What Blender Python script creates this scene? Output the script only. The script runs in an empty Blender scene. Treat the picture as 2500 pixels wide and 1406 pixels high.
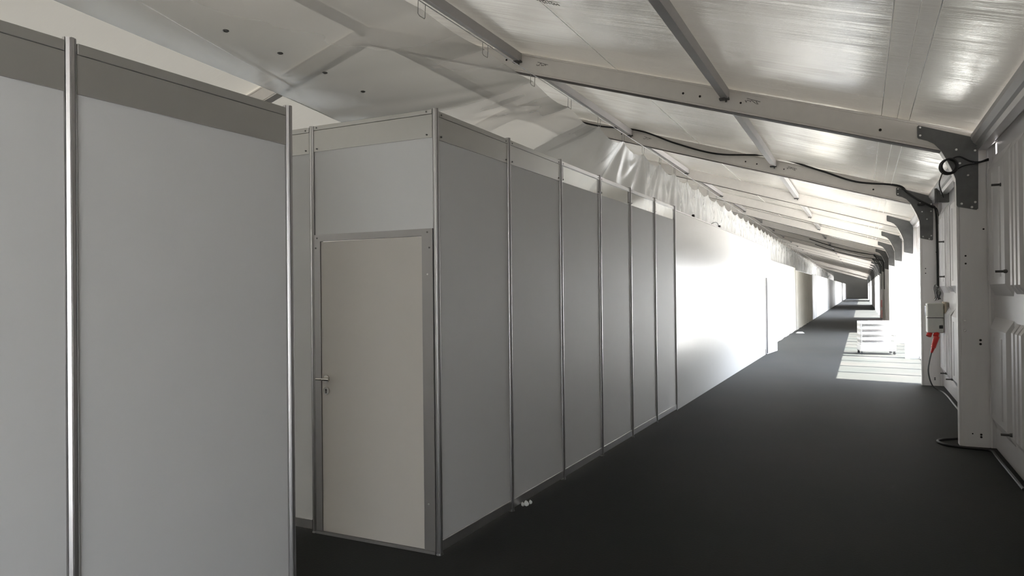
import bpy, math, random
from mathutils import Vector, Matrix
random.seed(7)
scn = bpy.context.scene
col = scn.collection
PI = math.pi

# ------------------------------------------------------------------ camera
CF, CYAW, CPITCH, CROLL, CH = 1757.702, 0.45227, 0.00602, -0.01056, 1.64215
fw = Vector((-math.sin(CYAW)*math.cos(CPITCH), math.cos(CYAW)*math.cos(CPITCH), math.sin(CPITCH)))
rt = Vector((math.cos(CYAW), math.sin(CYAW), 0)); up = rt.cross(fw)
r2 = math.cos(CROLL)*rt + math.sin(CROLL)*up
u2 = -math.sin(CROLL)*rt + math.cos(CROLL)*up
cd = bpy.data.cameras.new('camera'); cam = bpy.data.objects.new('camera', cd); col.objects.link(cam)
cam.matrix_world = Matrix(((r2.x, u2.x, -fw.x, 0), (r2.y, u2.y, -fw.y, 0), (r2.z, u2.z, -fw.z, CH), (0, 0, 0, 1)))
cd.sensor_width = 36.0; cd.lens = 36.0*CF/2500.0; cd.clip_start = 0.05; cd.clip_end = 600
scn.camera = cam

# ------------------------------------------------------------------ materials
def new_mat(name):
    m = bpy.data.materials.new(name); m.use_nodes = True
    nt = m.node_tree
    for n in list(nt.nodes): nt.nodes.remove(n)
    out = nt.nodes.new('ShaderNodeOutputMaterial')
    return m, nt, out
def N(nt, kind, **kw):
    n = nt.nodes.new(kind)
    for k, v in kw.items():
        if k in n.inputs.keys(): n.inputs[k].default_value = v
        else: setattr(n, k, v)
    return n
def coords(nt, scale=(1, 1, 1), rot=(0, 0, 0), kind='Object'):
    tc = nt.nodes.new('ShaderNodeTexCoord'); mp = nt.nodes.new('ShaderNodeMapping')
    mp.inputs['Scale'].default_value = scale; mp.inputs['Rotation'].default_value = rot
    nt.links.new(tc.outputs[kind], mp.inputs['Vector']); return mp.outputs['Vector']
def simple(name, c, rough=0.5, metal=0.0, spec=0.5, var=0.08, vscale=6.0, bump=0.0, bscale=40.0, stretch=(1, 1, 1)):
    m, nt, out = new_mat(name)
    p = N(nt, 'ShaderNodeBsdfPrincipled', Roughness=rough, Metallic=metal)
    p.inputs['Specular IOR Level'].default_value = spec
    v = coords(nt, stretch)
    nz = N(nt, 'ShaderNodeTexNoise', Scale=vscale, Detail=4.0); nt.links.new(v, nz.inputs['Vector'])
    mx = N(nt, 'ShaderNodeMix', data_type='RGBA')
    mx.inputs['A'].default_value = (*[x*(1-var) for x in c], 1); mx.inputs['B'].default_value = (*[min(1, x*(1+var)) for x in c], 1)
    nt.links.new(nz.outputs['Fac'], mx.inputs['Factor']); nt.links.new(mx.outputs['Result'], p.inputs['Base Color'])
    if bump:
        n2 = N(nt, 'ShaderNodeTexNoise', Scale=bscale, Detail=3.0); nt.links.new(v, n2.inputs['Vector'])
        b = N(nt, 'ShaderNodeBump', Strength=bump, Distance=0.01); nt.links.new(n2.outputs['Fac'], b.inputs['Height'])
        nt.links.new(b.outputs['Normal'], p.inputs['Normal'])
    nt.links.new(p.outputs['BSDF'], out.inputs['Surface'])
    return m
M = {}
M['laminate'] = simple('white_laminate', (.67, .67, .67), rough=.48, spec=.32, var=.015, bump=.02, bscale=220)
M['board'] = simple('white_board', (.74, .74, .73), rough=.22, spec=.5, var=.02)
M['door'] = simple('warm_white_door', (.57, .54, .50), rough=.40, spec=.4, var=.015)
M['alu'] = simple('anodised_aluminium', (.56, .55, .55), rough=.32, metal=.9, var=.05)
M['alu_dark'] = simple('door_frame_aluminium', (.36, .35, .345), rough=.42, metal=.7, var=.04)
M['fascia'] = simple('grey_fascia', (.50, .495, .475), rough=.36, metal=.75, var=.03)
M['groove'] = simple('dark_groove', (.05, .045, .05), rough=.6)
M['steel'] = simple('brushed_steel', (.62, .60, .57), rough=.25, metal=1.0)
M['black'] = simple('black_rubber', (.012, .012, .013), rough=.45)
M['hole'] = simple('dark_hole', (.02, .018, .016), rough=.8)
M['frame'] = simple('tent_aluminium', (.84, .80, .755), rough=.42, metal=.0, var=.06, vscale=3, stretch=(3, 3, 3))
M['column'] = simple('column_aluminium', (.84, .82, .81), rough=.42, metal=.0, var=.06, vscale=3, stretch=(4, 4, .6))
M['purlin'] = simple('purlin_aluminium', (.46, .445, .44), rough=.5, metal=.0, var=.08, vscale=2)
M['galv'] = simple('galvanised_steel', (.13, .13, .128), rough=.38, metal=.7, var=.35, vscale=9)
M['bolt'] = simple('zinc_bolt', (.75, .75, .73), rough=.3, metal=1.0)
M['plastic_wall'] = simple('white_plastic_panel', (.70, .68, .68), rough=.32, var=.05, vscale=4, stretch=(1, 1, .4))
M['red'] = simple('red_plastic', (.62, .03, .025), rough=.35)
M['orange'] = simple('orange_plastic', (.85, .25, .04), rough=.4)
M['boxgrey'] = simple('grey_box_plastic', (.62, .62, .58), rough=.45)
M['wood'] = simple('plywood', (.55, .47, .34), rough=.6, vscale=12, var=.15, stretch=(1, 1, .1))
M['curtain'] = simple('cream_curtain', (.85, .82, .74), rough=.8, spec=.2, var=.04)
M['white_paint'] = simple('white_paint', (.78, .78, .78), rough=.4, var=.03)
M['endwall'] = simple('grey_tarpaulin', (.46, .465, .46), rough=.6, var=.12, vscale=.8)
M['ground'] = simple('pale_gravel', (.20, .19, .18), rough=.9, var=.25, vscale=.7)
M['seam'] = simple('membrane_seam', (.92, .91, .88), rough=.5, metal=.5)
M['shade_strip'] = simple('painted_rafter_shade', (.07, .055, .045), rough=.6)  # dark brown tone painting in the shade under the rafters
M['ink'] = simple('marker_ink', (.06, .055, .05), rough=.7)
M['paper'] = simple('white_paper', (.85, .85, .83), rough=.7)

def carpet():
    m, nt, out = new_mat('dark_carpet')
    p = N(nt, 'ShaderNodeBsdfPrincipled', Roughness=.68)
    p.inputs['Specular IOR Level'].default_value = .08
    p.inputs['Sheen Weight'].default_value = .075; p.inputs['Sheen Roughness'].default_value = .45
    v = coords(nt)
    n1 = N(nt, 'ShaderNodeTexNoise', Scale=.9, Detail=5.0); nt.links.new(v, n1.inputs['Vector'])
    n2 = N(nt, 'ShaderNodeTexNoise', Scale=60.0, Detail=4.0); nt.links.new(v, n2.inputs['Vector'])
    cr = nt.nodes.new('ShaderNodeValToRGB'); e = cr.color_ramp.elements
    e[0].position = .3; e[0].color = (.0060, .0085, .0072, 1); e[1].position = .75; e[1].color = (.0155, .0135, .0115, 1)
    nt.links.new(n1.outputs['Fac'], cr.inputs['Fac'])
    mx = N(nt, 'ShaderNodeMix', data_type='RGBA', blend_type='MULTIPLY'); mx.inputs['Factor'].default_value = .35
    nt.links.new(cr.outputs['Color'], mx.inputs['A']); nt.links.new(n2.outputs['Color'], mx.inputs['B'])
    nt.links.new(mx.outputs['Result'], p.inputs['Base Color'])
    b = N(nt, 'ShaderNodeBump', Strength=.25, Distance=.004); nt.links.new(n2.outputs['Fac'], b.inputs['Height'])
    nt.links.new(b.outputs['Normal'], p.inputs['Normal']); nt.links.new(p.outputs['BSDF'], out.inputs['Surface'])
    return m
M['carpet'] = carpet()

ROOF_T = 0.0026
ROOF_T_LEFT = 0.0098
def membrane(name, T, metal):
    m, nt, out = new_mat(name)
    p = N(nt, 'ShaderNodeBsdfPrincipled', Roughness=.17 if metal else .4, Metallic=metal)
    p.inputs['Base Color'].default_value = (.68, .66, .62, 1); p.inputs['Specular IOR Level'].default_value = 1.0
    v = coords(nt, (.35, 5.0, .35)); v2 = coords(nt, (.5, .9, .5)); v3 = coords(nt, (1.2, 40, 1.2))
    a = N(nt, 'ShaderNodeTexNoise', Scale=1.6, Detail=6.0, Roughness=.62); nt.links.new(v, a.inputs['Vector'])
    c = N(nt, 'ShaderNodeTexNoise', Scale=1.0, Detail=2.0); nt.links.new(v2, c.inputs['Vector'])
    d = N(nt, 'ShaderNodeTexNoise', Scale=1.0, Detail=2.0); nt.links.new(v3, d.inputs['Vector'])
    b1 = N(nt, 'ShaderNodeBump', Strength=.5, Distance=.012); nt.links.new(a.outputs['Fac'], b1.inputs['Height'])
    b2 = N(nt, 'ShaderNodeBump', Strength=.45, Distance=.10); nt.links.new(c.outputs['Fac'], b2.inputs['Height']); nt.links.new(b1.outputs['Normal'], b2.inputs['Normal'])
    b3 = N(nt, 'ShaderNodeBump', Strength=.2, Distance=.002); nt.links.new(d.outputs['Fac'], b3.inputs['Height']); nt.links.new(b2.outputs['Normal'], b3.inputs['Normal'])
    nt.links.new(b3.outputs['Normal'], p.inputs['Normal'])
    t = N(nt, 'ShaderNodeBsdfTranslucent'); t.inputs['Color'].default_value = (.95, .88, .74, 1)
    mx = N(nt, 'ShaderNodeMixShader'); mx.inputs[0].default_value = T
    nt.links.new(p.outputs['BSDF'], mx.inputs[1]); nt.links.new(t.outputs['BSDF'], mx.inputs[2])
    nt.links.new(mx.outputs[0], out.inputs['Surface'])
    return m
M['membrane'] = membrane('silvery_roof_membrane', ROOF_T, .22)
M['membrane_white'] = membrane('white_roof_membrane', ROOF_T_LEFT, .0)

def facing_fresnel(nt, f0=.04):
    lw = N(nt, 'ShaderNodeLayerWeight', Blend=.5)
    pw = N(nt, 'ShaderNodeMath', operation='POWER'); pw.inputs[1].default_value = 5.0; nt.links.new(lw.outputs['Facing'], pw.inputs[0])
    ma = N(nt, 'ShaderNodeMath', operation='MULTIPLY_ADD'); ma.inputs[1].default_value = 1-f0; ma.inputs[2].default_value = f0
    nt.links.new(pw.outputs[0], ma.inputs[0]); return ma
def fabric(name, T):
    # single-skin translucent tent side wall
    m, nt, out = new_mat(name)
    d = N(nt, 'ShaderNodeBsdfDiffuse'); d.inputs['Color'].default_value = (.8, .79, .76, 1)
    t = N(nt, 'ShaderNodeBsdfTranslucent'); t.inputs['Color'].default_value = (.95, .94, .90, 1)
    x = N(nt, 'ShaderNodeMixShader'); x.inputs[0].default_value = T
    nt.links.new(d.outputs[0], x.inputs[1]); nt.links.new(t.outputs[0], x.inputs[2]); nt.links.new(x.outputs[0], out.inputs['Surface'])
    return m
M['side_fabric'] = fabric('translucent_side_fabric', .26)
M['end_fabric'] = fabric('translucent_end_fabric', .075)
def film(name, milk, milk_back, bump, gloss=.14, f0=.035):
    m, nt, out = new_mat(name)
    tr = N(nt, 'ShaderNodeBsdfTransparent'); tr.inputs['Color'].default_value = (.98, .98, .98, 1)
    rf = N(nt, 'ShaderNodeBsdfRefraction', Roughness=.42, IOR=1.07); rf.inputs['Color'].default_value = (.99, .99, .99, 1)
    tl = N(nt, 'ShaderNodeBsdfTranslucent'); tl.inputs['Color'].default_value = (.95, .95, .93, 1)
    df = N(nt, 'ShaderNodeBsdfDiffuse'); df.inputs['Color'].default_value = (.92, .92, .90, 1)
    gl = N(nt, 'ShaderNodeBsdfGlossy', Roughness=gloss)
    def mix(f, a, b):
        x = N(nt, 'ShaderNodeMixShader'); x.inputs[0].default_value = f
        nt.links.new(a.outputs[0], x.inputs[1]); nt.links.new(b.outputs[0], x.inputs[2]); return x
    a = mix(.6, tr, rf); b = mix(milk_back, tl, df); c = mix(milk, a, b)
    fr = facing_fresnel(nt, f0)
    x = N(nt, 'ShaderNodeMixShader'); nt.links.new(fr.outputs[0], x.inputs[0])
    nt.links.new(c.outputs[0], x.inputs[1]); nt.links.new(gl.outputs[0], x.inputs[2])
    v = coords(nt, (3, 3, 1)); nz = N(nt, 'ShaderNodeTexNoise', Scale=4.0, Detail=4.0); nt.links.new(v, nz.inputs['Vector'])
    bp = N(nt, 'ShaderNodeBump', Strength=bump, Distance=.01); nt.links.new(nz.outputs['Fac'], bp.inputs['Height'])
    for s in (gl, df, tl): nt.links.new(bp.outputs['Normal'], s.inputs['Normal'])
    nt.links.new(x.outputs[0], out.inputs['Surface'])
    return m
M['film'] = film('clear_plastic_film', .28, .05, .12)
M['film_gathered'] = film('gathered_plastic_film', .80, .62, .15, .24, .03)
def glass(name, tint=(.97, .98, .98), gloss=.04, ior=1.45):
    m, nt, out = new_mat(name)
    tr = N(nt, 'ShaderNodeBsdfTransparent'); tr.inputs['Color'].default_value = (*tint, 1)
    gl = N(nt, 'ShaderNodeBsdfGlossy', Roughness=gloss)
    fr = facing_fresnel(nt); x = N(nt, 'ShaderNodeMixShader')
    nt.links.new(fr.outputs[0], x.inputs[0]); nt.links.new(tr.outputs[0], x.inputs[1]); nt.links.new(gl.outputs[0], x.inputs[2])
    nt.links.new(x.outputs[0], out.inputs['Surface']); return m
M['glass'] = glass('window_glass')
M['clear'] = glass('clear_fascia', (.90, .90, .88), .12)

# ------------------------------------------------------------------ mesh helpers
class MB:
    def __init__(s): s.v = []; s.f = []
    def add(s, vs, fs):
        o = len(s.v); s.v += [tuple(p) for p in vs]; s.f += [tuple(i+o for i in f) for f in fs]; return s
    def box(s, x0, x1, y0, y1, z0, z1):
        return s.add([(x0,y0,z0),(x1,y0,z0),(x1,y1,z0),(x0,y1,z0),(x0,y0,z1),(x1,y0,z1),(x1,y1,z1),(x0,y1,z1)],
                     [(0,3,2,1),(4,5,6,7),(0,1,5,4),(1,2,6,5),(2,3,7,6),(3,0,4,7)])
    def cbox(s, x0, x1, y0, y1, z0, z1, c=.006):
        # box with chamfered vertical and horizontal edges
        ring = lambda x0,x1,y0,y1,z: [(x0+c,y0,z),(x1-c,y0,z),(x1,y0+c,z),(x1,y1-c,z),(x1-c,y1,z),(x0+c,y1,z),(x0,y1-c,z),(x0,y0+c,z)]
        R = [ring(x0+c,x1-c,y0+c,y1-c,z0), ring(x0,x1,y0,y1,z0+c), ring(x0,x1,y0,y1,z1-c), ring(x0+c,x1-c,y0+c,y1-c,z1)]
        vs = sum(R, []); fs = []
        for k in range(3):
            for i in range(8):
                j = (i+1) % 8; fs.append((k*8+i, k*8+j, (k+1)*8+j, (k+1)*8+i))
        fs.append(tuple(range(7, -1, -1))); fs.append(tuple(range(24, 32)))
        return s.add(vs, fs)
    def prism(s, poly, o, U, V, W, L):
        # polygon (u, v) in the plane U, V extruded L along W
        o, U, V, W = Vector(o), Vector(U), Vector(V), Vector(W); n = len(poly)
        a = [o+U*p[0]+V*p[1] for p in poly]; b = [p+W*L for p in a]
        fs = [tuple(range(n-1, -1, -1)), tuple(range(n, 2*n))] + [(i, (i+1) % n, n+(i+1) % n, n+i) for i in range(n)]
        return s.add(a+b, fs)
    def cyl(s, a, b, r, n=12, r2=None):
        a, b = Vector(a), Vector(b); w = (b-a).normalized()
        t = Vector((0, 0, 1)) if abs(w.z) < .9 else Vector((1, 0, 0))
        U = w.cross(t).normalized(); V = w.cross(U); r2 = r if r2 is None else r2
        A = [a+(U*math.cos(2*PI*i/n)+V*math.sin(2*PI*i/n))*r for i in range(n)]
        B = [b+(U*math.cos(2*PI*i/n)+V*math.sin(2*PI*i/n))*r2 for i in range(n)]
        return s.add(A+B, [tuple(range(n-1, -1, -1)), tuple(range(n, 2*n))] + [(i, (i+1) % n, n+(i+1) % n, n+i) for i in range(n)])
    def tube(s, pts, r, n=8):
        pts = [Vector(p) for p in pts]; rings = []
        U = None
        for i, p in enumerate(pts):
            w = (pts[min(i+1, len(pts)-1)]-pts[max(i-1, 0)]).normalized()
            if U is None:
                t = Vector((0, 0, 1)) if abs(w.z) < .9 else Vector((1, 0, 0)); U = w.cross(t).normalized()
            else:
                U = (U - w*U.dot(w)); U = U.normalized() if U.length > 1e-6 else w.orthogonal().normalized()
            V = w.cross(U); rings.append([p+(U*math.cos(2*PI*k/n)+V*math.sin(2*PI*k/n))*r for k in range(n)])
        vs = sum(rings, []); fs = []
        for i in range(len(pts)-1):
            for k in range(n):
                j = (k+1) % n; fs.append((i*n+k, i*n+j, (i+1)*n+j, (i+1)*n+k))
        fs.append(tuple(range(n-1, -1, -1))); fs.append(tuple((len(pts)-1)*n+k for k in range(n)))
        return s.add(vs, fs)
    def ring(s, c, nrm, R, r, n=20, k=8):
        c = Vector(c); w = Vector(nrm).normalized(); U = w.orthogonal().normalized(); V = w.cross(U)
        pts = [c+(U*math.cos(2*PI*i/n)+V*math.sin(2*PI*i/n))*R for i in range(n)]
        vs = []; fs = []
        for i in range(n):
            d = (pts[i]-c).normalized()
            vs += [pts[i]+(d*math.cos(2*PI*j/k)+w*math.sin(2*PI*j/k))*r for j in range(k)]
        for i in range(n):
            for j in range(k):
                a, b = (i+1) % n, (j+1) % k; fs.append((i*k+j, i*k+b, a*k+b, a*k+j))
        return s.add(vs, fs)
    def build(s, name, mat, parent=None, smooth=False):
        me = bpy.data.meshes.new(name); me.from_pydata(s.v, [], s.f); me.update()
        import bmesh
        bm = bmesh.new(); bm.from_mesh(me); bmesh.ops.recalc_face_normals(bm, faces=bm.faces[:]); bm.to_mesh(me); bm.free()
        me.materials.append(M[mat])
        if smooth:
            for p in me.polygons: p.use_smooth = True
        o = bpy.data.objects.new(name, me); col.objects.link(o)
        if parent: o.parent = parent
        return o
def smooth_path(pts, n=8):
    P = [Vector(p) for p in pts]; P = [2*P[0]-P[1]] + P + [2*P[-1]-P[-2]]; out = []
    for i in range(1, len(P)-2):
        a, b, c, d = P[i-1:i+3]
        for k in range(n):
            t = k/n
            out.append(.5*((2*b)+(c-a)*t+(2*a-5*b+4*c-d)*t*t+(3*b-a-3*c+d)*t**3))
    out.append(P[-2]); return out
def tag(o, label=None, cat=None, group=None, kind=None):
    if label: o['label'] = label
    if cat: o['category'] = cat
    if group: o['group'] = group
    if kind: o['kind'] = kind
    return o
def empty(name, loc=(0, 0, 0), rz=0.0):
    o = bpy.data.objects.new(name, None); col.objects.link(o); o.location = loc; o.rotation_euler = (0, 0, rz)
    o.empty_display_size = .1; return o
def thing(name, label, cat, loc=(0, 0, 0), rz=0.0, group=None):
    return tag(empty(name, loc, rz), label, cat, group)
def dup(root, loc, label=None, rz=None, group=None):
    r = root.copy(); col.objects.link(r); r.location = loc
    if rz is not None: r.rotation_euler = (0, 0, rz)
    if label: r['label'] = label
    if group: r['group'] = group
    for ch in list(root.children):
        c = ch.copy(); col.objects.link(c); c.parent = r
        for g in list(ch.children):
            d = g.copy(); col.objects.link(d); d.parent = c
    return r
ORD = ['', 'first', 'second', 'third', 'fourth', 'fifth', 'sixth', 'seventh', 'eighth', 'ninth', 'tenth', 'eleventh', 'twelfth',
       'thirteenth', 'fourteenth', 'fifteenth', 'sixteenth', 'seventeenth', 'eighteenth', 'nineteenth', 'twentieth', 'twenty-first',
       'twenty-second', 'twenty-third', 'twenty-fourth', 'twenty-fifth', 'twenty-sixth', 'twenty-seventh']

# ------------------------------------------------------------------ tent dimensions
F1, BAY = 8.756, 5.208
FY = lambda k: F1+BAY*(k-1)
SL = 0.313
XE, XR = 1.185, -6.70                      # eave (inner wall line) and ridge
ztop = lambda x: 3.402-SL*(x-.572) if x >= XR else 3.402-SL*(XR-.572)-SL*(XR-x)
XL = 2*XR-XE                               # the far left eave
KMIN, KEND = -2, 26
YEND = 137.5
GLASS = [(2, 3), (3, 4), (4, 5), (8, 9), (9, 10), (10, 11), (15, 16), (16, 17), (17, 18), (18, 19), (21, 22), (22, 23), (23, 24)]
GLASS_BEHIND = [(-2, -1)]

# ------------------------------------------------------------------ setting
YB = FY(KMIN)-.3
fl = MB().box(XL-.3, XE+.25, YB, YEND+.3, -.08, 0).build('floor', 'carpet'); tag(fl, kind='structure')
gr = MB()
gr.box(XE+.3, 90, -60, 220, -.3, -.1); gr.box(-110, XL-.35, -60, 220, -.3, -.1)
tag(gr.build('ground', 'ground'), kind='structure')

# roof membrane: two slopes with a small sag between the frames
xs = [XE+.25, .6, 0, -.7, -1.43, -2.1, -2.8, -3.5, -4.1, -4.8, -5.5, -6.1, XR]
def slope(xs, mat):
    mb = MB(); ny = int((YEND-YB)/.26); w = len(xs)
    for iy in range(ny+1):
        y = YB+(YEND-YB)*iy/ny
        ph = ((y-F1)/BAY) % 1.0
        for x in xs: mb.v.append((x, y, ztop(x)+.02-.018*math.sin(PI*ph)*abs(math.sin((x-1.1)/2.6*PI))))
    for iy in range(ny):
        for i in range(w-1): mb.f.append((iy*w+i, iy*w+i+1, (iy+1)*w+i+1, (iy+1)*w+i))
    return tag(mb.build('ceiling', mat, smooth=True), kind='structure')
ceil = slope(xs, 'membrane'); slope([2*XR-x for x in xs[::-1]], 'membrane_white')
# welded seams of the membrane running along the tent, and a marker scribble
for x, wd in ((.21, .007), (.36, .004), (.47, .008), (-2.75, .007), (-5.4, .007)):
    MB().prism([(0, 0), (wd, -SL*wd), (wd, -SL*wd-.004), (0, -.004)], (x, YB, ztop(x)-.004), (1, 0, 0), (0, 0, 1), (0, 1, 0), YEND-YB-.1).build('seam', 'seam', ceil)
sm = MB(); rr = random.Random(9)
for q in range(2):
    sm.tube([(-2.78+.015*k+.05*q, 6.30+.06*q+(.035 if k % 2 else -.02)*rr.uniform(.4, 1), ztop(-2.78+.015*k+.05*q)-.006) for k in range(12)], .003, 4)
sm.build('marker_scribble', 'ink', ceil)

# right side wall: ribbed plastic panels bay by bay
def ribbed(mb, y0, y1, x, zt, hole=False):
    # large pillow panels standing proud of the wall plane, with a group of narrow ribs between them
    npan = max(1, round((y1-y0)/1.736)); w = (y1-y0)/npan
    rows = [(.22, 1.34), (1.56, zt-.22)]
    if hole:
        ha, hb, hc, hd = 8.47, 8.55, 2.965, 3.07
        mb.box(x, x+.03, y0, ha, 0, zt); mb.box(x, x+.03, hb, y1, 0, zt); mb.box(x, x+.03, ha, hb, 0, hc); mb.box(x, x+.03, ha, hb, hd, zt)
    else: mb.box(x, x+.03, y0, y1, 0, zt)
    mb.box(x-.029, x, y1-.02, y1+.12, 0, zt)               # sealing strip behind the column
    for i in range(npan):
        base = y0+i*w
        for z0, z1 in rows:
            d, s = .055, .07
            a, b = base+.66, base+w-.06
            A = [(x, a, z0), (x, b, z0), (x, b, z1), (x, a, z1)]
            B = [(x-d, a+s, z0+s*1.6), (x-d, b-s, z0+s*1.6), (x-d, b-s, z1-s*1.6), (x-d, a+s, z1-s*1.6)]
            mb.add(A+B, [(4, 5, 6, 7), (0, 1, 5, 4), (1, 2, 6, 5), (2, 3, 7, 6), (3, 0, 4, 7)])
            for m_ in (a+.30, b-.30):
                mb.prism([(-.05, 0), (-.03, .010), (.03, .010), (.05, 0)], (x-d, m_, z0+.18), (0, 1, 0), (-1, 0, 0), (0, 0, 1), z1-z0-.36)
            for c in (.12, .29, .46):
                a2, b2 = base+c-.075, base+c+.075; s2 = .03; d2 = .05
                A = [(x, a2, z0+.02), (x, b2, z0+.02), (x, b2, z1-.02), (x, a2, z1-.02)]
                B = [(x-d2, a2+s2, z0+.10), (x-d2, b2-s2, z0+.10), (x-d2, b2-s2, z1-.10), (x-d2, a2+s2, z1-.10)]
                mb.add(A+B, [(4, 5, 6, 7), (0, 1, 5, 4), (1, 2, 6, 5), (2, 3, 7, 6), (3, 0, 4, 7)])
ZW = 3.16
wall_n = 0
def solid_wall(k0, k1, name='wall_right'):
    mb = MB()
    for k in range(k0, k1):
        ribbed(mb, FY(k)+.02, FY(k+1)+.02, XE+.03, ZW, k == 0)
    o = mb.build(name, 'plastic_wall'); tag(o, kind='structure')
    return o
w01 = solid_wall(-1, 2)
w01['label'] = 'white ribbed plastic wall panels along the right side'
# small hole of daylight by the eave is left by the panel row stopping short of the eave beam
for a, b in ((5, 8), (11, 15), (19, 21), (24, 26)): solid_wall(a, b)
# pins that hold the wall panels
for y, z in ((7.906, 2.584), (7.764, 1.785), (7.586, .344), (6.2, 1.785), (6.1, .344), (13.02, 2.36), (13.02, 1.816), (13.02, .31), (12.2, .31)):
    p = MB(); p.cyl((XE+.03, y, z), (XE-.10, y, z), .011, 8); p.cyl((XE+.02, y, z), (XE-.035, y, z), .022, 10, .016)
    p.build('wall_pin', 'galv', w01)

def window(k, n, x=XE+.06):
    r = empty('window_%d' % n, (x, FY(k), 0)); r['kind'] = 'structure'
    y0, y1, zt = .15, BAY-.0, 2.50
    f = MB()
    f.box(-.03, .03, y0, y1, 0, .06); f.box(-.03, .03, y0, y1, zt-.05, zt)
    npn = 4
    for i in range(npn+1):
        y = y0+(y1-y0)*i/npn; hw = .042
        f.box(-.045, .045, max(y0, y-hw), min(y1, y+hw), .06, zt-.05)
    f.build('window_frame', 'white_paint', r)
    for i in range(npn):
        a = y0+(y1-y0)*i/npn+.038; b = y0+(y1-y0)*(i+1)/npn-.038
        MB().box(-.004, .004, a, b, .05, zt-.045).build('pane', 'glass', r)
    MB().box(-.02, .02, y0, y1, zt, ZW).build('transom_panel', 'plastic_wall', r)
    return r
for i, (a, b) in enumerate(GLASS): window(a, i+1)
nwin = len(GLASS)
for i, (a, b) in enumerate(GLASS_BEHIND): window(a, nwin+1+i)

# the far walls
wl = MB().box(XL-.06, XL-.056, YB, YEND, 0, ZW)
tag(wl.build('wall_left', 'side_fabric'), kind='structure')
def gable(y, t, name, mat):
    m = MB(); m.prism([(XL, 0), (XE+.1, 0), (XE+.1, ztop(XE+.1)), (XR, ztop(XR)), (XL, ztop(XL))], (0, y, 0), (1, 0, 0), (0, 0, 1), (0, 1, 0), t)
    return tag(m.build(name, mat), kind='structure')
gable(YEND-.1, .1, 'wall_end', 'endwall'); gable(YB, .004, 'wall_behind', 'end_fabric')

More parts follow.
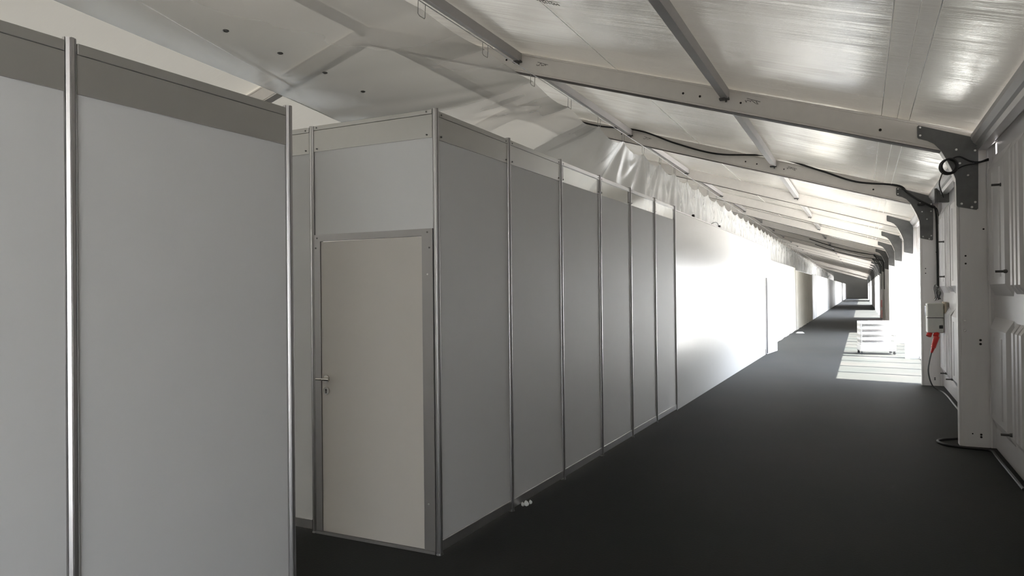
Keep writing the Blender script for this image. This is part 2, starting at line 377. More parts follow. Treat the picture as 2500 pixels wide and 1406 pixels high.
# ------------------------------------------------------------------ tent frames
ANG = math.atan(SL); CS = math.cos(ANG)
def frame_parts(root, detail):
    y0, T = 0.0, .15
    # columns, hollow section with keder grooves at the corners
    def section(x0, x1):
        g = .012
        return [(x0, 0), (x0+.018, 0), (x0+.018, g), (x0+.028, g), (x0+.028, 0), (x1-.028, 0), (x1-.028, g), (x1-.018, g), (x1-.018, 0), (x1, 0),
                (x1, T), (x0, T)]
    for x0, x1 in ((.895, XE), (XL, XL+.29)):
        top = min(ztop(x0), ztop(x1))-.02
        c = MB().prism(section(x0, x1), (0, 0, 0), (1, 0, 0), (0, 1, 0), (0, 0, 1), top).build('column', 'column', root)
        if x0 > 0 and detail:
            for z, x in ((1.30, .955), (1.20, .955)):
                MB().cyl((x, 0, z), (x, -.012, z), .014, 10, .008).build('bolt', 'bolt', c)
            for z, x, rr in ((1.10, 1.09, .012), (1.06, 1.09, .012), (.13, 1.085, .011), (.105, 1.085, .011), (.135, 1.01, .007), (1.97, .97, .009), (1.89, .97, .009), (2.24, 1.13, .009)):
                MB().cyl((x, .001, z), (x, -.002, z), rr, 10).build('bolt_hole', 'hole', c)
    # rafters
    dep = .262
    for sgn in (1, -1):
        xa, xb = (XR, 1.16) if sgn > 0 else (XR, XL+.03)
        W = Vector((xb-xa, 0, ztop(xb)-ztop(xa))); L = W.length; W.normalize()
        V = Vector((0, 0, 1)); g = .010
        poly = [(0, -dep), (0, -dep+.018), (g, -dep+.018), (g, -dep+.026), (0, -dep+.026), (0, -.035), (g, -.035), (g, -.026), (0, -.026), (0, 0), (T, 0), (T, -dep)]
        r = MB().prism(poly, (xa, 0, ztop(xa)), (0, 1, 0), V, W, L).build('rafter', 'frame', root)
        if sgn > 0: MB().prism([(.006, 0), (T-.006, 0), (T-.006, -.006), (.006, -.006)], (xa, 0, ztop(xa)-dep), (0, 1, 0), V, W, L-.26).build('underside_shade', 'shade_strip', r)  # thin dark strip added as painted shade on the rafter underside
        if sgn > 0 and detail:
            on = lambda x, d: (x, -.003, ztop(x)-d)
            for x, d, rr in ((-4.30, .13, .014), (-4.10, .13, .012), (-1.92, .15, .014), (-1.72, .15, .014), (.20, .16, .015), (-1.25, .14, .012)):
                p = on(x, d); MB().cyl((p[0], .0, p[2]), p, rr, 10).build('bolt_hole', 'hole', r)
            for x0, d in ((-3.86, .12), (-1.20, .11)):
                s = MB(); rr = random.Random(int(x0*10)); pts = []
                for q in range(14):
                    pts.append((x0+q*.011+rr.uniform(-.012, .012), -.0015, ztop(x0)-d+rr.uniform(-.022, .028)-.003*q))
                s.tube(pts, .0028, 4); s.tube([(x0+.02, -.0015, ztop(x0)-d+.03), (x0+.17, -.0015, ztop(x0)-d-.03)], .0025, 4)
                s.build('marker_scribble', 'ink', r)
    # gusset plates at the knee, with a rounded inner edge
    g0 = [(.560, 3.366), (.548, 3.352), (.548, 3.245), (.557, 3.228), (.64, 3.196), (.70, 3.158), (.76, 3.085), (.81, 2.985), (.855, 2.88), (.89, 2.775), (.894, 2.70), (.895, 2.50), (.905, 2.482), (1.07, 2.44), (1.085, 2.452), (1.095, 3.160), (1.085, 3.176)]
    gp = MB().prism(g0, (0, -.012, 0), (1, 0, 0), (0, 0, 1), (0, 1, 0), .012).build('gusset_plate', 'galv', root)
    MB().prism(g0, (0, T, 0), (1, 0, 0), (0, 0, 1), (0, 1, 0), .012).build('gusset_plate', 'galv', root)
    # web between the plates fills the haunch
    MB().prism([(.55, 3.25), (.64, 3.19), (.70, 3.155), (.76, 3.08), (.81, 2.98), (.855, 2.875), (.90, 2.74), (.90, 3.2)], (0, .002, 0), (1, 0, 0), (0, 0, 1), (0, 1, 0), T-.004).build('haunch', 'frame', root)
    if detail:
        for x, z in ((.575, 3.34), (.575, 3.255), (1.06, 3.14), (1.065, 3.05), (.90, 3.075), (.93, 2.93), (1.06, 2.93), (1.0, 2.80), (1.06, 2.52), (.94, 2.51), (1.03, 2.47)):
            MB().cyl((x, -.012, z), (x, -.024, z), .013, 8, .010).build('bolt', 'bolt', gp)
def frame_label(k):
    if k < 1: return 'aluminium tent frame overhead behind the photographer, %s back' % ORD[1-k]
    return 'white aluminium tent frame with column, rafter and gusset plate, %s from the camera' % ORD[k]
near = thing('tent_frame', frame_label(1), 'tent frame', (0, FY(1), 0), group='tent frames along the corridor'); frame_parts(near, True)
plain = thing('tent_frame', frame_label(5), 'tent frame', (0, FY(5), 0), group='tent frames along the corridor'); frame_parts(plain, False)
for k in (2,): dup(near, (0, FY(k), 0), frame_label(k))
for k in list(range(-1, 1)) + [3, 4] + list(range(6, KEND)): dup(plain, (0, FY(k), 0), frame_label(k))

# purlins between the frames
def purlin(name, x, label, k0, w=.10, h=.12, cat='purlin', group=None):
    r = thing(name, label, cat, (x, FY(k0)+.153, 0), group=group)
    L = BAY-.157; zt = ztop(x)-.005
    t = .006
    poly = [(-w/2, 0), (-w/2+.012, 0), (-w/2+.012, -.012), (-w/2+.02, -.012), (-w/2+.02, 0), (w/2, 0), (w/2, -h), (-w/2, -h)]
    MB().prism(poly, (0, 0, zt), (1, 0, -SL if x > XR+.05 else 0), (0, 0, 1), (0, 1, 0), L).build('beam', 'purlin', r)
    for y in (0, L-.07):
        b = MB(); b.box(-.055, .055, y, y+.07, zt-h-.022, zt-h-.001); b.cyl((.02, y+.035, zt-h-.02), (.02, y+.035, zt-h-.05), .012, 8)
        b.build('bracket', 'galv', r)
    return r
pl = {}
for nm, x, word in (('roof_purlin', -1.43, 'lower'), ('roof_purlin', -4.12, 'upper'), ('ridge_purlin', XR, 'ridge')):
    lab = lambda k: ('%s purlin under the white roof between tent frames %s and %s' % (word, ORD[k], ORD[k+1])) if k >= 1 else \
        ('%s purlin overhead running from behind the camera to the %s' % (word, 'nearest tent frame' if k == 0 else 'frame behind'))
    g = '%s purlins under the tent roof' % word
    first = purlin(nm, x, lab(0), 0, group=g)
    for k in [-1]+list(range(1, KEND-1)): dup(first, (x, FY(k)+.153, 0), lab(k))
# eave beams along the right wall
def eave(k0):
    lab = 'pale eave beam over the right wall ' + ('between tent frames %s and %s' % (ORD[k0], ORD[k0+1]) if k0 >= 1 else ('reaching from the nearest frame over the camera' if k0 == 0 else 'behind the camera'))
    return lab
e = thing('eave_beam', eave(0), 'eave beam', (0, FY(0)+.15, 0), group='eave beams over the right wall')
MB().prism([(1.03, 3.215), (1.04, 3.225), (1.16, 3.19), (1.20, 3.15), (1.20, 3.075), (1.17, 3.06), (1.10, 3.06), (1.085, 3.10), (1.06, 3.12), (1.03, 3.17)], (0, 0, 0), (1, 0, 0), (0, 0, 1), (0, 1, 0), BAY-.152).build('beam', 'purlin', e)
MB().prism([(1.088, 3.10), (1.10, 3.062), (1.17, 3.062), (1.17, 3.05), (1.09, 3.05), (1.078, 3.095)], (0, 0, 0), (1, 0, 0), (0, 0, 1), (0, 1, 0), BAY-.152).build('keder_rail', 'alu', e)
for k in [-1]+list(range(1, KEND-1)): dup(e, (0, FY(k)+.15, 0), eave(k))

# ------------------------------------------------------------------ partition walls
A0 = .0157
C0 = Vector((-2.405, 3.871, 0)); PD = Vector((math.sin(A0), math.cos(A0), 0)); PN = Vector((math.cos(A0), -math.sin(A0), 0))
loc = lambda a, b: tuple(C0+PN*a+PD*b)        # a: out into the corridor, b: along the corridor
RZ = -A0
def post_poly(r=.020):
    pts = []
    for i in range(8):
        a = 2*PI*i/8+PI/8
        for da, rr in ((-.30, r), (-.11, r*1.03), (-.10, r*.74), (.10, r*.74), (.11, r*1.03), (.30, r)):
            pts.append((rr*math.cos(a+da), rr*math.sin(a+da)))
    return pts
def post(h, label, p, foot=True):
    t = thing('partition_post', label, 'post', p, RZ, 'aluminium partition posts')
    MB().prism(post_poly(), (0, 0, .012), (1, 0, 0), (0, 1, 0), (0, 0, 1), h-.012).build('shaft', 'alu', t)
    if foot: MB().cyl((0, 0, 0), (0, 0, .0118), .024, 16, .020).build('foot', 'galv', t)
    return t
HP = 2.806
corner = post(HP, 'grooved aluminium post at the outer corner between the white door and the corridor wall', loc(0, 0))
for i in range(1, 7):
    dup(corner, loc(0, i*1.0), 'slim grooved post of the corridor partition, %s beyond the door corner' % ORD[i])
dup(corner, loc(-1.0117, 0), 'grooved aluminium post on the handle side of the white door')
dup(corner, loc(-2.0234, 0), 'grooved post at the inner end of the panel left of the door')
def panel(width, h, label, p, rz, top=(.036, .145), clear=False, group='partition panels', rail=(.02, .085), mats='laminate', screws=True):
    """local x along the panel from post centre to post centre, front towards -y"""
    t = thing('partition_panel', label, 'partition panel', p, rz, group)
    g = .0215; a, b = g, width-g; tr, fa = top
    z2 = h; z1 = h-tr; z0 = z1-fa
    MB().cbox(a, b, -.012, .012, z1, z2, .002).build('top_rail', 'alu' if clear else 'fascia', t)
    f = MB().box(a, b, -.008, -.0024, z0, z1-.0005).build('clear_fascia' if clear else 'fascia', 'clear' if clear else 'fascia', t)
    if clear: f['label'] = 'see-through fascia strip'
    MB().box(a, b, -.002, .002, rail[1], z0 if clear else z0+.004).build('white_sheet', mats, t)
    MB().cbox(a, b, -.012, .012, rail[0], rail[1], .002).build('base_rail', 'alu', t)
    if clear:
        for x in (a, b-.03): MB().box(x, x+.03, -.010, .006, z0+.012, z1-.008).build('end_clip', 'alu_dark', t)
    if screws:
        for x in (a+.03, b-.03):
            for z in (z1+.016, z0+.022): MB().cyl((x, -.008, z), (x, -.0145, z), .0055, 8).build('screw', 'galv', t)
    return t
RC = PI/2-A0        # panels of the corridor wall: local x runs along the corridor
lab = ['grey-topped white partition panel right of the door corner', 'grey-topped white partition panel, second beyond the door corner']
lab += ['white partition panel with clear top strip, %s beyond the door corner' % ORD[i] for i in range(3, 7)]
for i in range(6):
    panel(1.0, 2.793, lab[i], loc(0, i*1.0), RC, clear=i >= 2)
panel(1.0117, 2.80, 'narrow view of white panel left of the door, behind the nearest partition', loc(-2.0234, 0), -A0)

# the door unit
dt = thing('partition_door', 'white flush door in a grey aluminium frame with overpanel and lever handle', 'door', loc(-1.0117, 0), -A0)
W = 1.0117; g = .0215
MB().cbox(g, W-g, -.012, .012, 2.773, 2.803, .002).build('top_rail', 'fascia', dt)
MB().box(g, W-g, -.008, -.0024, 2.627, 2.772).build('fascia', 'fascia', dt)
MB().box(g, W-g, -.002, .002, 2.0515, 2.632).build('overpanel', 'laminate', dt)
fr = MB(); fr.box(g, W-g, -.016, .016, 2.006, 2.051); fr.box(g, .075, -.016, .016, .02, 2.006); fr.box(W-.102, W-g, -.016, .016, .02, 2.006)
fro = fr.build('door_frame', 'alu_dark', dt)
MB().box(g, W-g, -.02, .02, 0, .018).build('threshold', 'alu_dark', dt)
leaf = MB().box(.077, W-.104, -.010, .020, .022, 2.002).build('door_leaf', 'door', dt)
for x, z in ((.048, 2.79), (.048, 2.645), (W-.06, 2.79), (W-.06, 2.645)):
    MB().cyl((x, -.008, z), (x, -.0145, z), .0055, 8).build('screw', 'galv', dt)
for x, z, m_ in ((.048, 2.028, 'galv'), (W-.06, 2.028, 'galv'), (.036, 1.96, 'galv'), (W-.045, 1.93, 'galv'), (W-.060, 1.762, 'bolt'), (W-.068, .312, 'bolt')):
    MB().cyl((x, -.016, z), (x, -.0185, z), .006, 8).build('screw', m_, fro)
h = MB(); hx, hz = .118, 1.066
h.cyl((hx, -.010, hz), (hx, -.019, hz), .026, 20); h.cyl((hx, -.018, hz), (hx, -.058, hz), .0095, 12)
h.tube(smooth_path([(hx+.0, -.055, hz), (hx+.012, -.060, hz), (hx+.035, -.060, hz), (hx+.062, -.060, hz)], 5), .0095, 10)
h.tube(smooth_path([(hx+.0, -.055, hz), (hx-.02, -.060, hz), (hx-.05, -.060, hz)], 5), .009, 10)
h.build('handle', 'steel', leaf)
kp = MB(); kp.cyl((hx, -.010, hz-.082), (hx, -.018, hz-.082), .026, 20); kp.build('key_plate', 'steel', leaf)
kh = MB(); kh.cyl((hx, -.0175, hz-.077), (hx, -.0186, hz-.077), .0075, 10); kh.box(hx-.004, hx+.004, -.0186, -.0175, hz-.10, hz-.078); kh.build('keyhole', 'hole', leaf)

# near partition at the left, 2.5 m high
NP = Vector((-2.356, 2.516, 0)); npos = lambda k: tuple(NP-PD*k)
pn = post(2.506, 'tall grooved post at the free end of the nearest partition', npos(0))
dup(pn, npos(1), 'bright grooved post between the two nearest partition panels')
dup(pn, npos(2), 'grooved post beside the camera, left of the picture')
dup(pn, npos(3), 'grooved post behind the camera on the nearest partition')
pl_ = ['large white grey-topped panel nearest the camera, between two grooved posts', 'grey-topped white panel cut by the left picture edge', 'white partition panel beside the camera, out of the picture']
for k in range(3):
    panel(1.0, 2.494, pl_[k], npos(k+1), RC, top=(.038, .132), screws=False)
    # the thin bracket seen beside the fascia

# long smooth board wall further on
B0 = Vector(loc(0, 6.024)); B1 = Vector((-2.20, 20.45, 0)); bd = (B1-B0); BL = bd.length; BR = math.atan2(bd.y, bd.x)
lw = thing('board_wall', 'long smooth white board wall beyond the last slim post', 'partition wall', tuple(B0), BR)
MB().box(0, BL-1.25, -.004, .012, 0, 2.745).build('board', 'board', lw)
MB().box(BL-1.25, BL, -.004, .012, 1.965, 2.70).build('board', 'board', lw)
MB().box(0, BL-1.25, -.006, .014, 2.747, 2.762).build('top_edge', 'alu', lw)
MB().box(BL-.022, BL+.02, -.02, .02, 0, 1.963).build('end_stud', 'alu', lw)
for x, lb in ((3.3, 'small black cable tie hooked over the top of the board wall'), (1.2, 'tiny dark clip on the board wall edge near the slim posts')):
    p = B0+bd.normalized()*x
    t = tag(MB().cbox(-.03, .03, -.02, .02, 2.763, 2.80, .006).build('clip', 'black'), lb, 'clip'); t.location = p; t.rotation_euler = (0, 0, BR)
    if x > 2:
        MB().tube(smooth_path([(-.03, 0, 2.785), (-.25, 0, 2.83), (-.55, 0, 2.80), (-.72, 0, 2.765)], 6), .006, 6).build('wire', 'black', t)
# the door ajar at its end
P0 = B0+bd.normalized()*(BL-1.22)
ld = thing('wall_door', 'white door standing ajar at the end of the long board wall', 'door', tuple(P0), BR-.10)
MB().cbox(0, 1.15, -.045, -.006, .012, 1.95, .003).build('door_leaf', 'white_paint', ld)
hh = MB(); hh.cyl((1.07, -.046, 1.02), (1.07, -.085, 1.02), .010, 8); hh.tube([(1.07, -.083, 1.02), (.96, -.083, 1.02)], .009, 8); hh.build('handle', 'steel', ld)
MB().cyl((-.004, -.05, .03), (-.004, -.05, 1.94), .010, 8).build('hinge', 'groove', ld)

# pleated curtains and plain walls beyond
XC = -2.40
def curtain(y0, y1, h, label, amp=.022, wl=.16):
    mb = MB(); n = int((y1-y0)/.025)
    rnd = random.Random(int(y0)); ph = [rnd.uniform(0, 6) for _ in range(4)]
    for i in range(n+1):
        y = y0+(y1-y0)*i/n
        x = amp*(math.sin(2*PI*y/wl+ph[0]+.8*math.sin(y*1.7+ph[1]))+.5*math.sin(2*PI*y/(wl*2.3)+ph[2]))
        for z, s in ((.012+.02*math.sin(y*3+ph[3])*.5, 1.25), (h*.5, 1.0), (h, .6)): mb.v.append((XC+x*s, y, max(.008, z)))
    for i in range(n):
        for j in range(2): mb.f.append((i*3+j, i*3+j+1, (i+1)*3+j+1, (i+1)*3+j))
    o = mb.build('curtain', 'curtain', smooth=True); return tag(o, label, 'curtain', 'curtains along the far left side')
curtain(20.6, 31.0, 2.49, 'sunlit white pleated curtain just beyond the open door')
curtain(31.05, 41.5, 2.40, 'cream pleated curtain beyond the sunlit white one', .03, .2)
tag(MB().cyl((XC, 20.6, 2.506), (XC, 31.0, 2.506), .014, 8).build('curtain_rail', 'alu'), 'thin rail over the sunlit white curtain', 'rail')
tag(MB().cyl((XC, 31.05, 2.416), (XC, 41.5, 2.416), .014, 8).build('curtain_rail', 'alu'), 'thin rail over the cream curtain', 'rail')
for i, (a, b) in enumerate(((41.7, 45.0), (45.05, 61.0), (61.05, 76.0), (76.05, 92.0), (92.05, 108.0), (108.05, 137.2))):
    t = thing('far_partition', 'plain white partition far down the corridor, %s beyond the curtains' % ORD[i+1], 'partition wall', (XC, a, 0), group='far partitions')
    MB().box(-.02, .02, 0, b-a-.05, 0, 2.45).build('board', 'laminate', t)
    MB().box(-.03, .03, b-a-.049, b-a-.0, 0, 2.47).build('post', 'alu_dark', t)

# ------------------------------------------------------------------ plastic dust film and its cable
CX, CZ = -2.70, 3.595
def film_edge(y):
    K = [(0.5, -4.62, 3.63), (2.85, -4.70, 3.58), (4.95, -4.95, 3.56), (6.25, -5.08, 3.52), (7.4, -4.3, 2.90), (8.6, -3.35, 2.66), (10.0, -2.80, 2.60), (12.0, -2.72, 2.55), (60, -2.72, 2.45)]
    for (a, x0, z0), (b, x1, z1) in zip(K, K[1:]):
        if a <= y <= b:
            t = (y-a)/(b-a); t = t*t*(3-2*t) if a > 6 and b < 12.5 else t
            return x0+(x1-x0)*t, z0+(z1-z0)*t
    return K[-1][1], K[-1][2]
HOOK0, HSP = 4.185, .93
cz = lambda y: CZ-(0.006*(y-10) if y > 10 else 0)
def film_mesh(y0, y1, dy, nt):
    mb = MB(); n = int((y1-y0)/dy); rnd = random.Random(3); ph = [rnd.uniform(0, 6.28) for _ in range(8)]
    for i in range(n+1):
        y = y0+(y1-y0)*i/n; ex, ez = film_edge(y)
        q = ((y-HOOK0)/HSP); fq = q-math.floor(q)
        flat = 1-min(1, max(0, (y-5.6)/2.0))              # 1 where the sheet lies like a ceiling
        sag = (.022+.055*(1-flat))*math.sin(PI*fq)**(1.2-.4*(1-flat))
        dense = min(1, max(0, (y-8)/6.0))
        for j in range(nt+1):
            t = j/nt
            x = CX+(ex-CX)*t; z = cz(y)-.05*(1-flat)-sag*(1-t)**(2+3*flat)+(ez-cz(y))*t
            z -= flat*.06*math.sin(PI*t)                   # belly of the flat part
            # folds radiating from each hook
            dq = (fq if fq < .5 else fq-1)*HSP
            fan = math.sin(dq/(.05+.22*t)*2.2+ph[0]+math.floor(q+.5)*1.7)
            am = (.0006+.033*(1-flat))*min(1, t*3+.15)*(1-.35*t)
            wob = math.sin(7.3*y+ph[1]+2.0*math.sin(1.3*y))*.6+math.sin(13.1*y+ph[2])*.4+dense*.8*math.sin(31*y+ph[3]+1.5*math.sin(3.1*y))
            off = am*(.55*fan+.55*wob*(1-flat))+.008*math.sin(3.1*t+1.1*y+ph[4])*(t)
            if ez > 3.3: z += off*(1.0)
            else: x += off; z += off*.25*flat
            mb.v.append((x, y+.02*fan*(1-flat)*t, z))
    for i in range(n):
        for j in range(nt): mb.f.append((i*(nt+1)+j, i*(nt+1)+j+1, (i+1)*(nt+1)+j+1, (i+1)*(nt+1)+j))
    return mb
fs = film_mesh(.6, 7.395, .045, 26).build('plastic_sheet', 'film', smooth=True)
tag(fs, 'clear plastic dust sheet hung from a cable over the booths and curtain-like along the corridor', 'plastic sheet')
film_mesh(7.395, 51.0, .045, 22).build('gathered_film', 'film_gathered', fs, smooth=True)['label'] = 'gathered milky film hanging like a curtain'
def on_film(y, x):
    ex, ez = film_edge(y); t = (x-CX)/(ex-CX); return cz(y)+(ez-cz(y))*t-.06*math.sin(PI*t)
for y, x in ((5.35, -4.10), (4.77, -4.05), (4.23, -4.03), (3.70, -4.03)):
    MB().ring((x, y, on_film(y, x)-.010), (0, 0, 1), .018, .005, 18, 6).build('eyelet', 'galv', fs)
# doubled-over strip of film (bright crease)
cr = MB(); 
for i in range(21):
    t = i/20; y = 3.05+2.15*t; x = -4.10-.62*t
    z = on_film(y, x)-.014
    cr.v += [(x-.012*(1-t)-.006, y, z), (x+.012*(1-t)+.006, y+.01, z-.012)]
for i in range(20): cr.f.append((2*i, 2*i+1, 2*i+3, 2*i+2))
cr.build('crease', 'film', fs)
MB().tube([(film_edge(y)[0], y, film_edge(y)[1]+.008*math.sin(3.1+1.1*y)) for y in [.6+.25*i for i in range(23)]], .003, 6).build('hem', 'paper', fs)
fs2 = film_mesh(51.5, 84, .12, 8).build('plastic_sheet', 'film_gathered', smooth=True)
tag(fs2, 'far length of gathered plastic sheet near the corridor end', 'plastic sheet')
cab = thing('suspension_cable', 'thin steel cable with wire hooks carrying the plastic sheet', 'cable', (CX, 0, 0))
MB().tube([(0, y, cz(y)+.05) for y in (-1, 2, 5, 10, 20, 30, 40, 52, 84)], .0035, 6).build('wire_rope', 'alu_dark', cab)
for i in range(-2, 51):
    y = HOOK0+i*HSP; z = cz(y)+.05
    MB().tube([(.0, y-.045, z+.004), (-.004, y-.045, z-.09), (0, y-.03, z-.105), (0, y+.03, z-.105), (-.004, y+.045, z-.09), (0, y+.045, z+.004)], .0028, 5).build('hook', 'alu_dark', cab)

# ------------------------------------------------------------------ cables and electrics on the right
Y2 = FY(2)
def on2(x, d, dy=-.03): return (x, Y2+dy, ztop(x)-d)
pts = [(-5.6, Y2-.03, ztop(-5.6)-.03), (-4.82, Y2-.03, 5.02), (-3.93, Y2-.035, 4.82), (-3.2, Y2-.04, 4.49), (-2.43, Y2-.04, 4.217), (-1.48, Y2-.04, 4.085), (-.66, Y2-.04, 3.76), (-.07, Y2-.04, 3.51), (.56, Y2-.04, 3.40), (.71, Y2-.045, 3.27), (.86, Y2-.045, 3.14), (1.04, Y2-.05, 3.02), (1.125, Y2-.05, 2.93), (1.14, Y2-.05, 2.3), (1.14, Y2-.05, 1.66), (1.13, Y2-.12, 1.48)]
c1 = thing('power_cable', 'black cable sagging along the second tent frame and down its column', 'cable')
sp = smooth_path(pts, 8); MB().tube(sp, .016, 8).build('cord', 'black', c1)
MB().tube([(p[0]+.03*min(1, q/14)*(p[2] < 3.35), p[1]-.02*min(1, q/6), p[2]-.03*min(1, q/8)) for q, p in enumerate(sp[60:100])], .009, 6).build('second_cord', 'black', c1)
MB().cbox(.86, .97, Y2-.075, Y2-.03, 3.03, 3.07, .01).build('coupling', 'black', c1)
# further frames' cables
for k, y in ((7, FY(7)), (8, FY(8))):
    c = MB(); c.tube(smooth_path([(x, y-.045, ztop(x)-.10-.10*math.sin(PI*(x+2.4)/2.9)) for x in (-2.4, -1.7, -1.0, -.3, .3, .55)] + [(.72, y-.05, 3.05), (.98, y-.05, 2.9), (1.0, y-.05, 1.6)], 6), .02, 6)
    tag(c.build('power_cable', 'black'), 'dark cable along the %s tent frame far down the corridor' % ORD[k], 'cable', 'cables along the far frames')
# distribution box on a board
db = thing('distribution_box', 'grey power distribution box on a board beside the second column', 'power box', (0, 13.2, 0))
MB().box(1.165, 1.183, -.16, .34, .75, 1.42).build('backing_board', 'wood', db)
bx = MB().cbox(.93, 1.155, -.06, .30, .93, 1.40, .012).build('box', 'boxgrey', db)
MB().cbox(.915, .934, -.03, .27, 1.20, 1.36, .006).build('breaker_cover', 'clear', bx)
MB().cbox(.92, 1.15, -.066, -.058, 1.165, 1.175, .001).build('lid_seam', 'groove', bx)
for z in (1.06, 1.26): MB().cbox(1.12, 1.164, -.05, .10, z, z+.10, .008).build('side_socket', 'boxgrey', db)
MB().cbox(1.09, 1.14, -.075, -.055, 1.00, 1.05, .004).build('side_switch', 'black', db)
for x, yy in ((.945, .0), (1.04, -.01)):
    MB().cyl((x+.03, yy, .96), (x, yy-.04, .88), .036, 14, .04).build('outlet', 'red', db)
pc = thing('plug_cable', 'red industrial plug with grey cable dropping from the power box to the floor', 'cable', (0, 13.15, 0))
MB().cyl((1.05, -.02, .875), (1.00, -.05, .70), .044, 14, .034).build('plug', 'red', pc)
MB().cyl((1.00, -.05, .70), (.975, -.055, .62), .026, 12, .016).build('gland', 'red', pc)
MB().tube(smooth_path([(.976, -.055, .63), (.945, -.05, .48), (.93, -.04, .34), (.95, -.02, .2), (1.0, .05, .08), (1.08, .06, .02), (1.12, -.1, .012), (1.14, -.6, .012), (1.14, -1.5, .012), (1.145, -2.8, .012), (1.145, -4.0, .012)], 8), .011, 8).build('cord', 'galv', pc)
lp = thing('cable_loops', 'tangled grey cable loops hanging above the power box', 'cable', (1.10, 13.10, 1.54))
rnd = random.Random(5)
for i in range(4):
    pts = []; R = .07+.025*i
    for a in range(21):
        t = 2*PI*a/20; pts.append((.01*math.sin(3*t+i)-.02*i, R*math.cos(t)*.9, .05*i*.3+R*math.sin(t)*.9-.01))
    MB().tube(pts, .008, 6).build('loop', 'galv', lp)
# steel bracket box at the top of the wall
sb = thing('steel_bracket', 'small grey steel box with slotted edge high on the wall beside the nearest column', 'bracket', (1.06, 12.6, 2.93))
MB().cbox(0, .14, 0, .10, 0, .22, .004).build('housing', 'galv', sb)
MB().box(-.05, -.001, .02, .09, .0, .22).build('slotted_plate', 'galv', sb)
MB().cyl((.07, -.001, .18), (.07, -.014, .18), .016, 8).build('bolt', 'bolt', sb)
# coil on the nearest column
ck = thing('cable_coil', 'small black cable coil hanging under the gusset of the nearest column', 'cable', (.815, F1-.10, 2.89))
for i in range(4): MB().ring((.004*i, -.012*i, .004*(i % 2)), (.25, 1, .1), .075-.004*(i % 2), .0105, 26, 7).build('loop', 'black', ck)
MB().tube(smooth_path([(.02, .0, .07), (.10, .02, .10), (.20, .02, .045), (.28, .02, .03), (.36, .06, .06)], 8), .009, 7).build('tail', 'black', ck)
MB().tube(smooth_path([(.05, .0, -.05), (.14, .01, .0), (.26, .01, .02), (.36, .05, .045)], 8), .007, 7).build('tail', 'black', ck)
MB().tube(smooth_path([(-.05, .0, -.055), (-.07, .10, -.16), (-.03, .13, -.3)], 6), .006, 6).build('tail', 'black', ck)
# cable loop on the floor round the foot of the nearest column
lo = MB(); lo.tube(smooth_path([(1.13, 9.6, .014), (1.0, 9.22, .014), (.86, 9.06, .014), (.75, 8.97, .014), (.705, 8.85, .014), (.76, 8.70, .014), (.87, 8.635, .014), (1.0, 8.60, .014), (1.10, 8.575, .014), (1.145, 8.50, .014), (1.148, 8.30, .014), (1.148, 7.9, .014), (1.15, 7.0, .014)], 8), .013, 8)
tag(lo.build('floor_cable', 'black'), 'black cable looping on the carpet round the foot of the nearest column', 'cable')

# ------------------------------------------------------------------ trolley in the sun
tr = thing('shelf_trolley', 'low white shelf trolley on castors standing in the sun patch', 'trolley', (-.045, 19.95, 0), .17)
TW, TD = .80, .50
zs = [.235, .365, .50, .635, .765]
for i, z in enumerate(zs):
    s = MB(); c = .05
    s.prism([(0, c), (c, 0), (TW-.0, 0), (TW, c), (TW, TD-c), (TW-c, TD), (c, TD), (0, TD-c)], (0, 0, z), (1, 0, 0), (0, 1, 0), (0, 0, 1), .060)
    s.build('shelf', 'white_paint', tr)
bb = MB().cbox(0, TW, 0, TD, .085, .233, .01).build('bottom_box', 'white_paint', tr)
MB().box(.02, TW-.02, TD-.012, TD-.004, .235, .765).build('back_panel', 'alu_dark', tr)
MB().box(.004, .012, .03, TD-.02, .235, .765).build('side_panel', 'alu_dark', tr)
sc = MB()
sc.tube([(.20+.018*q, -.0015, .165+(.012 if q % 2 else -.010)-.001*q) for q in range(13)], .003, 4)
sc.build('red_scribble', 'red', bb)
for x in (.03, TW-.03):
    for y in (.04, TD-.04):
        MB().cyl((x, y, .234), (x, y, .765), .012, 8).build('upright', 'alu', tr)
        k = MB().box(x-.025, x+.025, y-.02, y+.02, .06, .084).build('castor', 'galv', tr)
        MB().cyl((x, y-.014, .031), (x, y+.014, .031), .030, 14).build('wheel', 'black', k)
# red equipment beside far columns
for k, lb in ((8, 'red fire extinguisher beside the dark column beyond the trolley'), (12, 'tiny red fire extinguisher at the far end of the corridor')):
    t = thing('fire_extinguisher', lb, 'fire extinguisher', (1.075, FY(k)-.12, 0), group='fire extinguishers by the far columns')
    b = MB(); b.cyl((0, 0, .0), (0, 0, .42), .095, 18); b.cyl((0, 0, .42), (0, 0, .50), .095, 18, .03); b.build('cylinder', 'red', t)
    MB().cyl((0, 0, .50), (0, 0, .56), .028, 10).build('valve', 'white_paint', t)
    MB().cbox(-.10, .10, -.03, .03, .60, 1.0, .006).build('sign_panel', 'red', t)
    MB().cyl((0, .01, .55), (0, .01, .61), .010, 8).build('stem', 'white_paint', t)
    MB().tube(smooth_path([(.03, 0, .54), (.14, 0, .5), (.13, 0, .25), (.12, 0, .1)], 6), .018, 8).build('hose', 'orange', t)
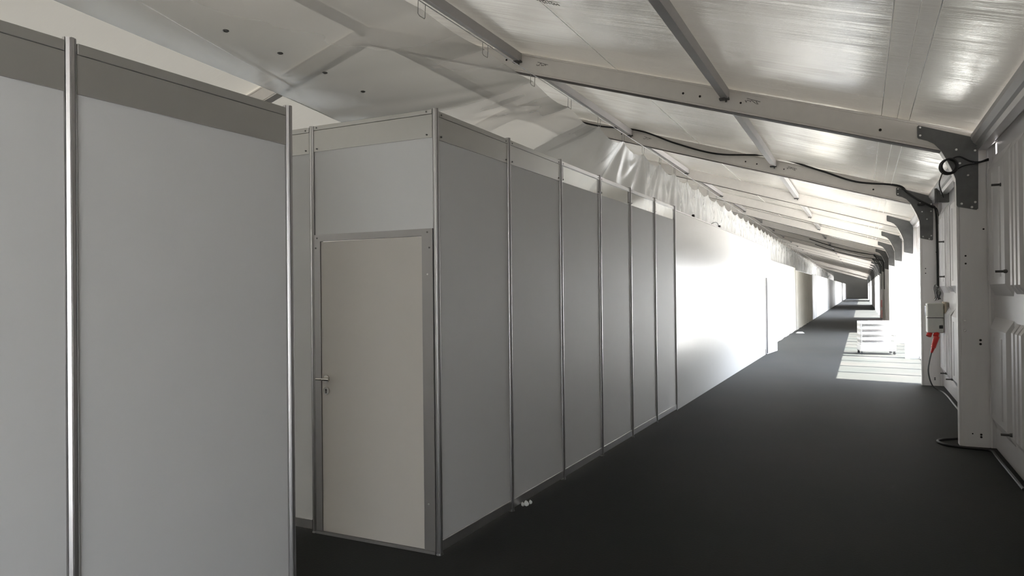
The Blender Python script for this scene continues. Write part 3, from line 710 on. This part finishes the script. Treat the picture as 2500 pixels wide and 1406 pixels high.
# litter
lt = MB(); rnd = random.Random(2)
for cx, cy, cz_, R in ((0, 0, .016, .018), (.028, .012, .024, .022), (.058, .02, .036, .016)):
    rows = []
    for a in range(5):
        th = PI*a/4
        for b in range(8):
            q = R*rnd.uniform(.55, 1.2); rows.append((cx+q*math.sin(th)*math.cos(PI*b/4), cy+q*math.sin(th)*math.sin(PI*b/4)*.7, max(.001, cz_+q*math.cos(th))))
    lt.add(rows, [(a*8+b, a*8+(b+1) % 8, (a+1)*8+(b+1) % 8, (a+1)*8+b) for a in range(4) for b in range(8)])
o = tag(lt.build('paper_scrap', 'paper'), 'crumpled scrap of white tape on the carpet by the partition foot', 'litter'); o.location = (-2.36, 5.0, 0)
ds = MB(); ds.cyl((0, 0, 0), (0, 0, .05), .16, 20, .09)
o = tag(ds.build('white_dish', 'white_paint'), 'small white round weight on the floor by the cream curtain', 'weight'); o.location = (-2.10, 29.0, 0)

# ------------------------------------------------------------------ light
SUN, SKY, EXPO = 40.0, 3.4, 1.88
sd = bpy.data.lights.new('sun', 'SUN'); sd.energy = SUN; sd.angle = .009; sd.color = (1.0, .97, .91)
so = bpy.data.objects.new('sun', sd); col.objects.link(so)
so.rotation_euler = Vector((-1.415, .276, -2.02)).to_track_quat('-Z', 'Y').to_euler()
wd = bpy.data.worlds.new('sky'); scn.world = wd; wd.use_nodes = True
nt = wd.node_tree; bg = nt.nodes['Background']
tc = nt.nodes.new('ShaderNodeTexCoord'); sx = nt.nodes.new('ShaderNodeSeparateXYZ'); cr = nt.nodes.new('ShaderNodeValToRGB')
nt.links.new(tc.outputs['Generated'], sx.inputs[0]); nt.links.new(sx.outputs['Z'], cr.inputs['Fac']); nt.links.new(cr.outputs['Color'], bg.inputs['Color'])
cr.color_ramp.elements[0].color = (1.0, 1.0, 1.0, 1); cr.color_ramp.elements[1].color = (.45, .62, .95, 1); cr.color_ramp.elements[1].position = .8
bg.inputs['Strength'].default_value = SKY
vs = scn.view_settings; vs.view_transform = 'Standard'; vs.look = 'None'; vs.gamma = 1; vs.use_curve_mapping = False; vs.exposure = EXPO
scn.cycles.max_bounces = 14; scn.cycles.diffuse_bounces = 7; scn.cycles.glossy_bounces = 5; scn.cycles.transparent_max_bounces = 16; scn.cycles.transmission_bounces = 8
scn.cycles.caustics_reflective = True; scn.cycles.sample_clamp_indirect = 6.0
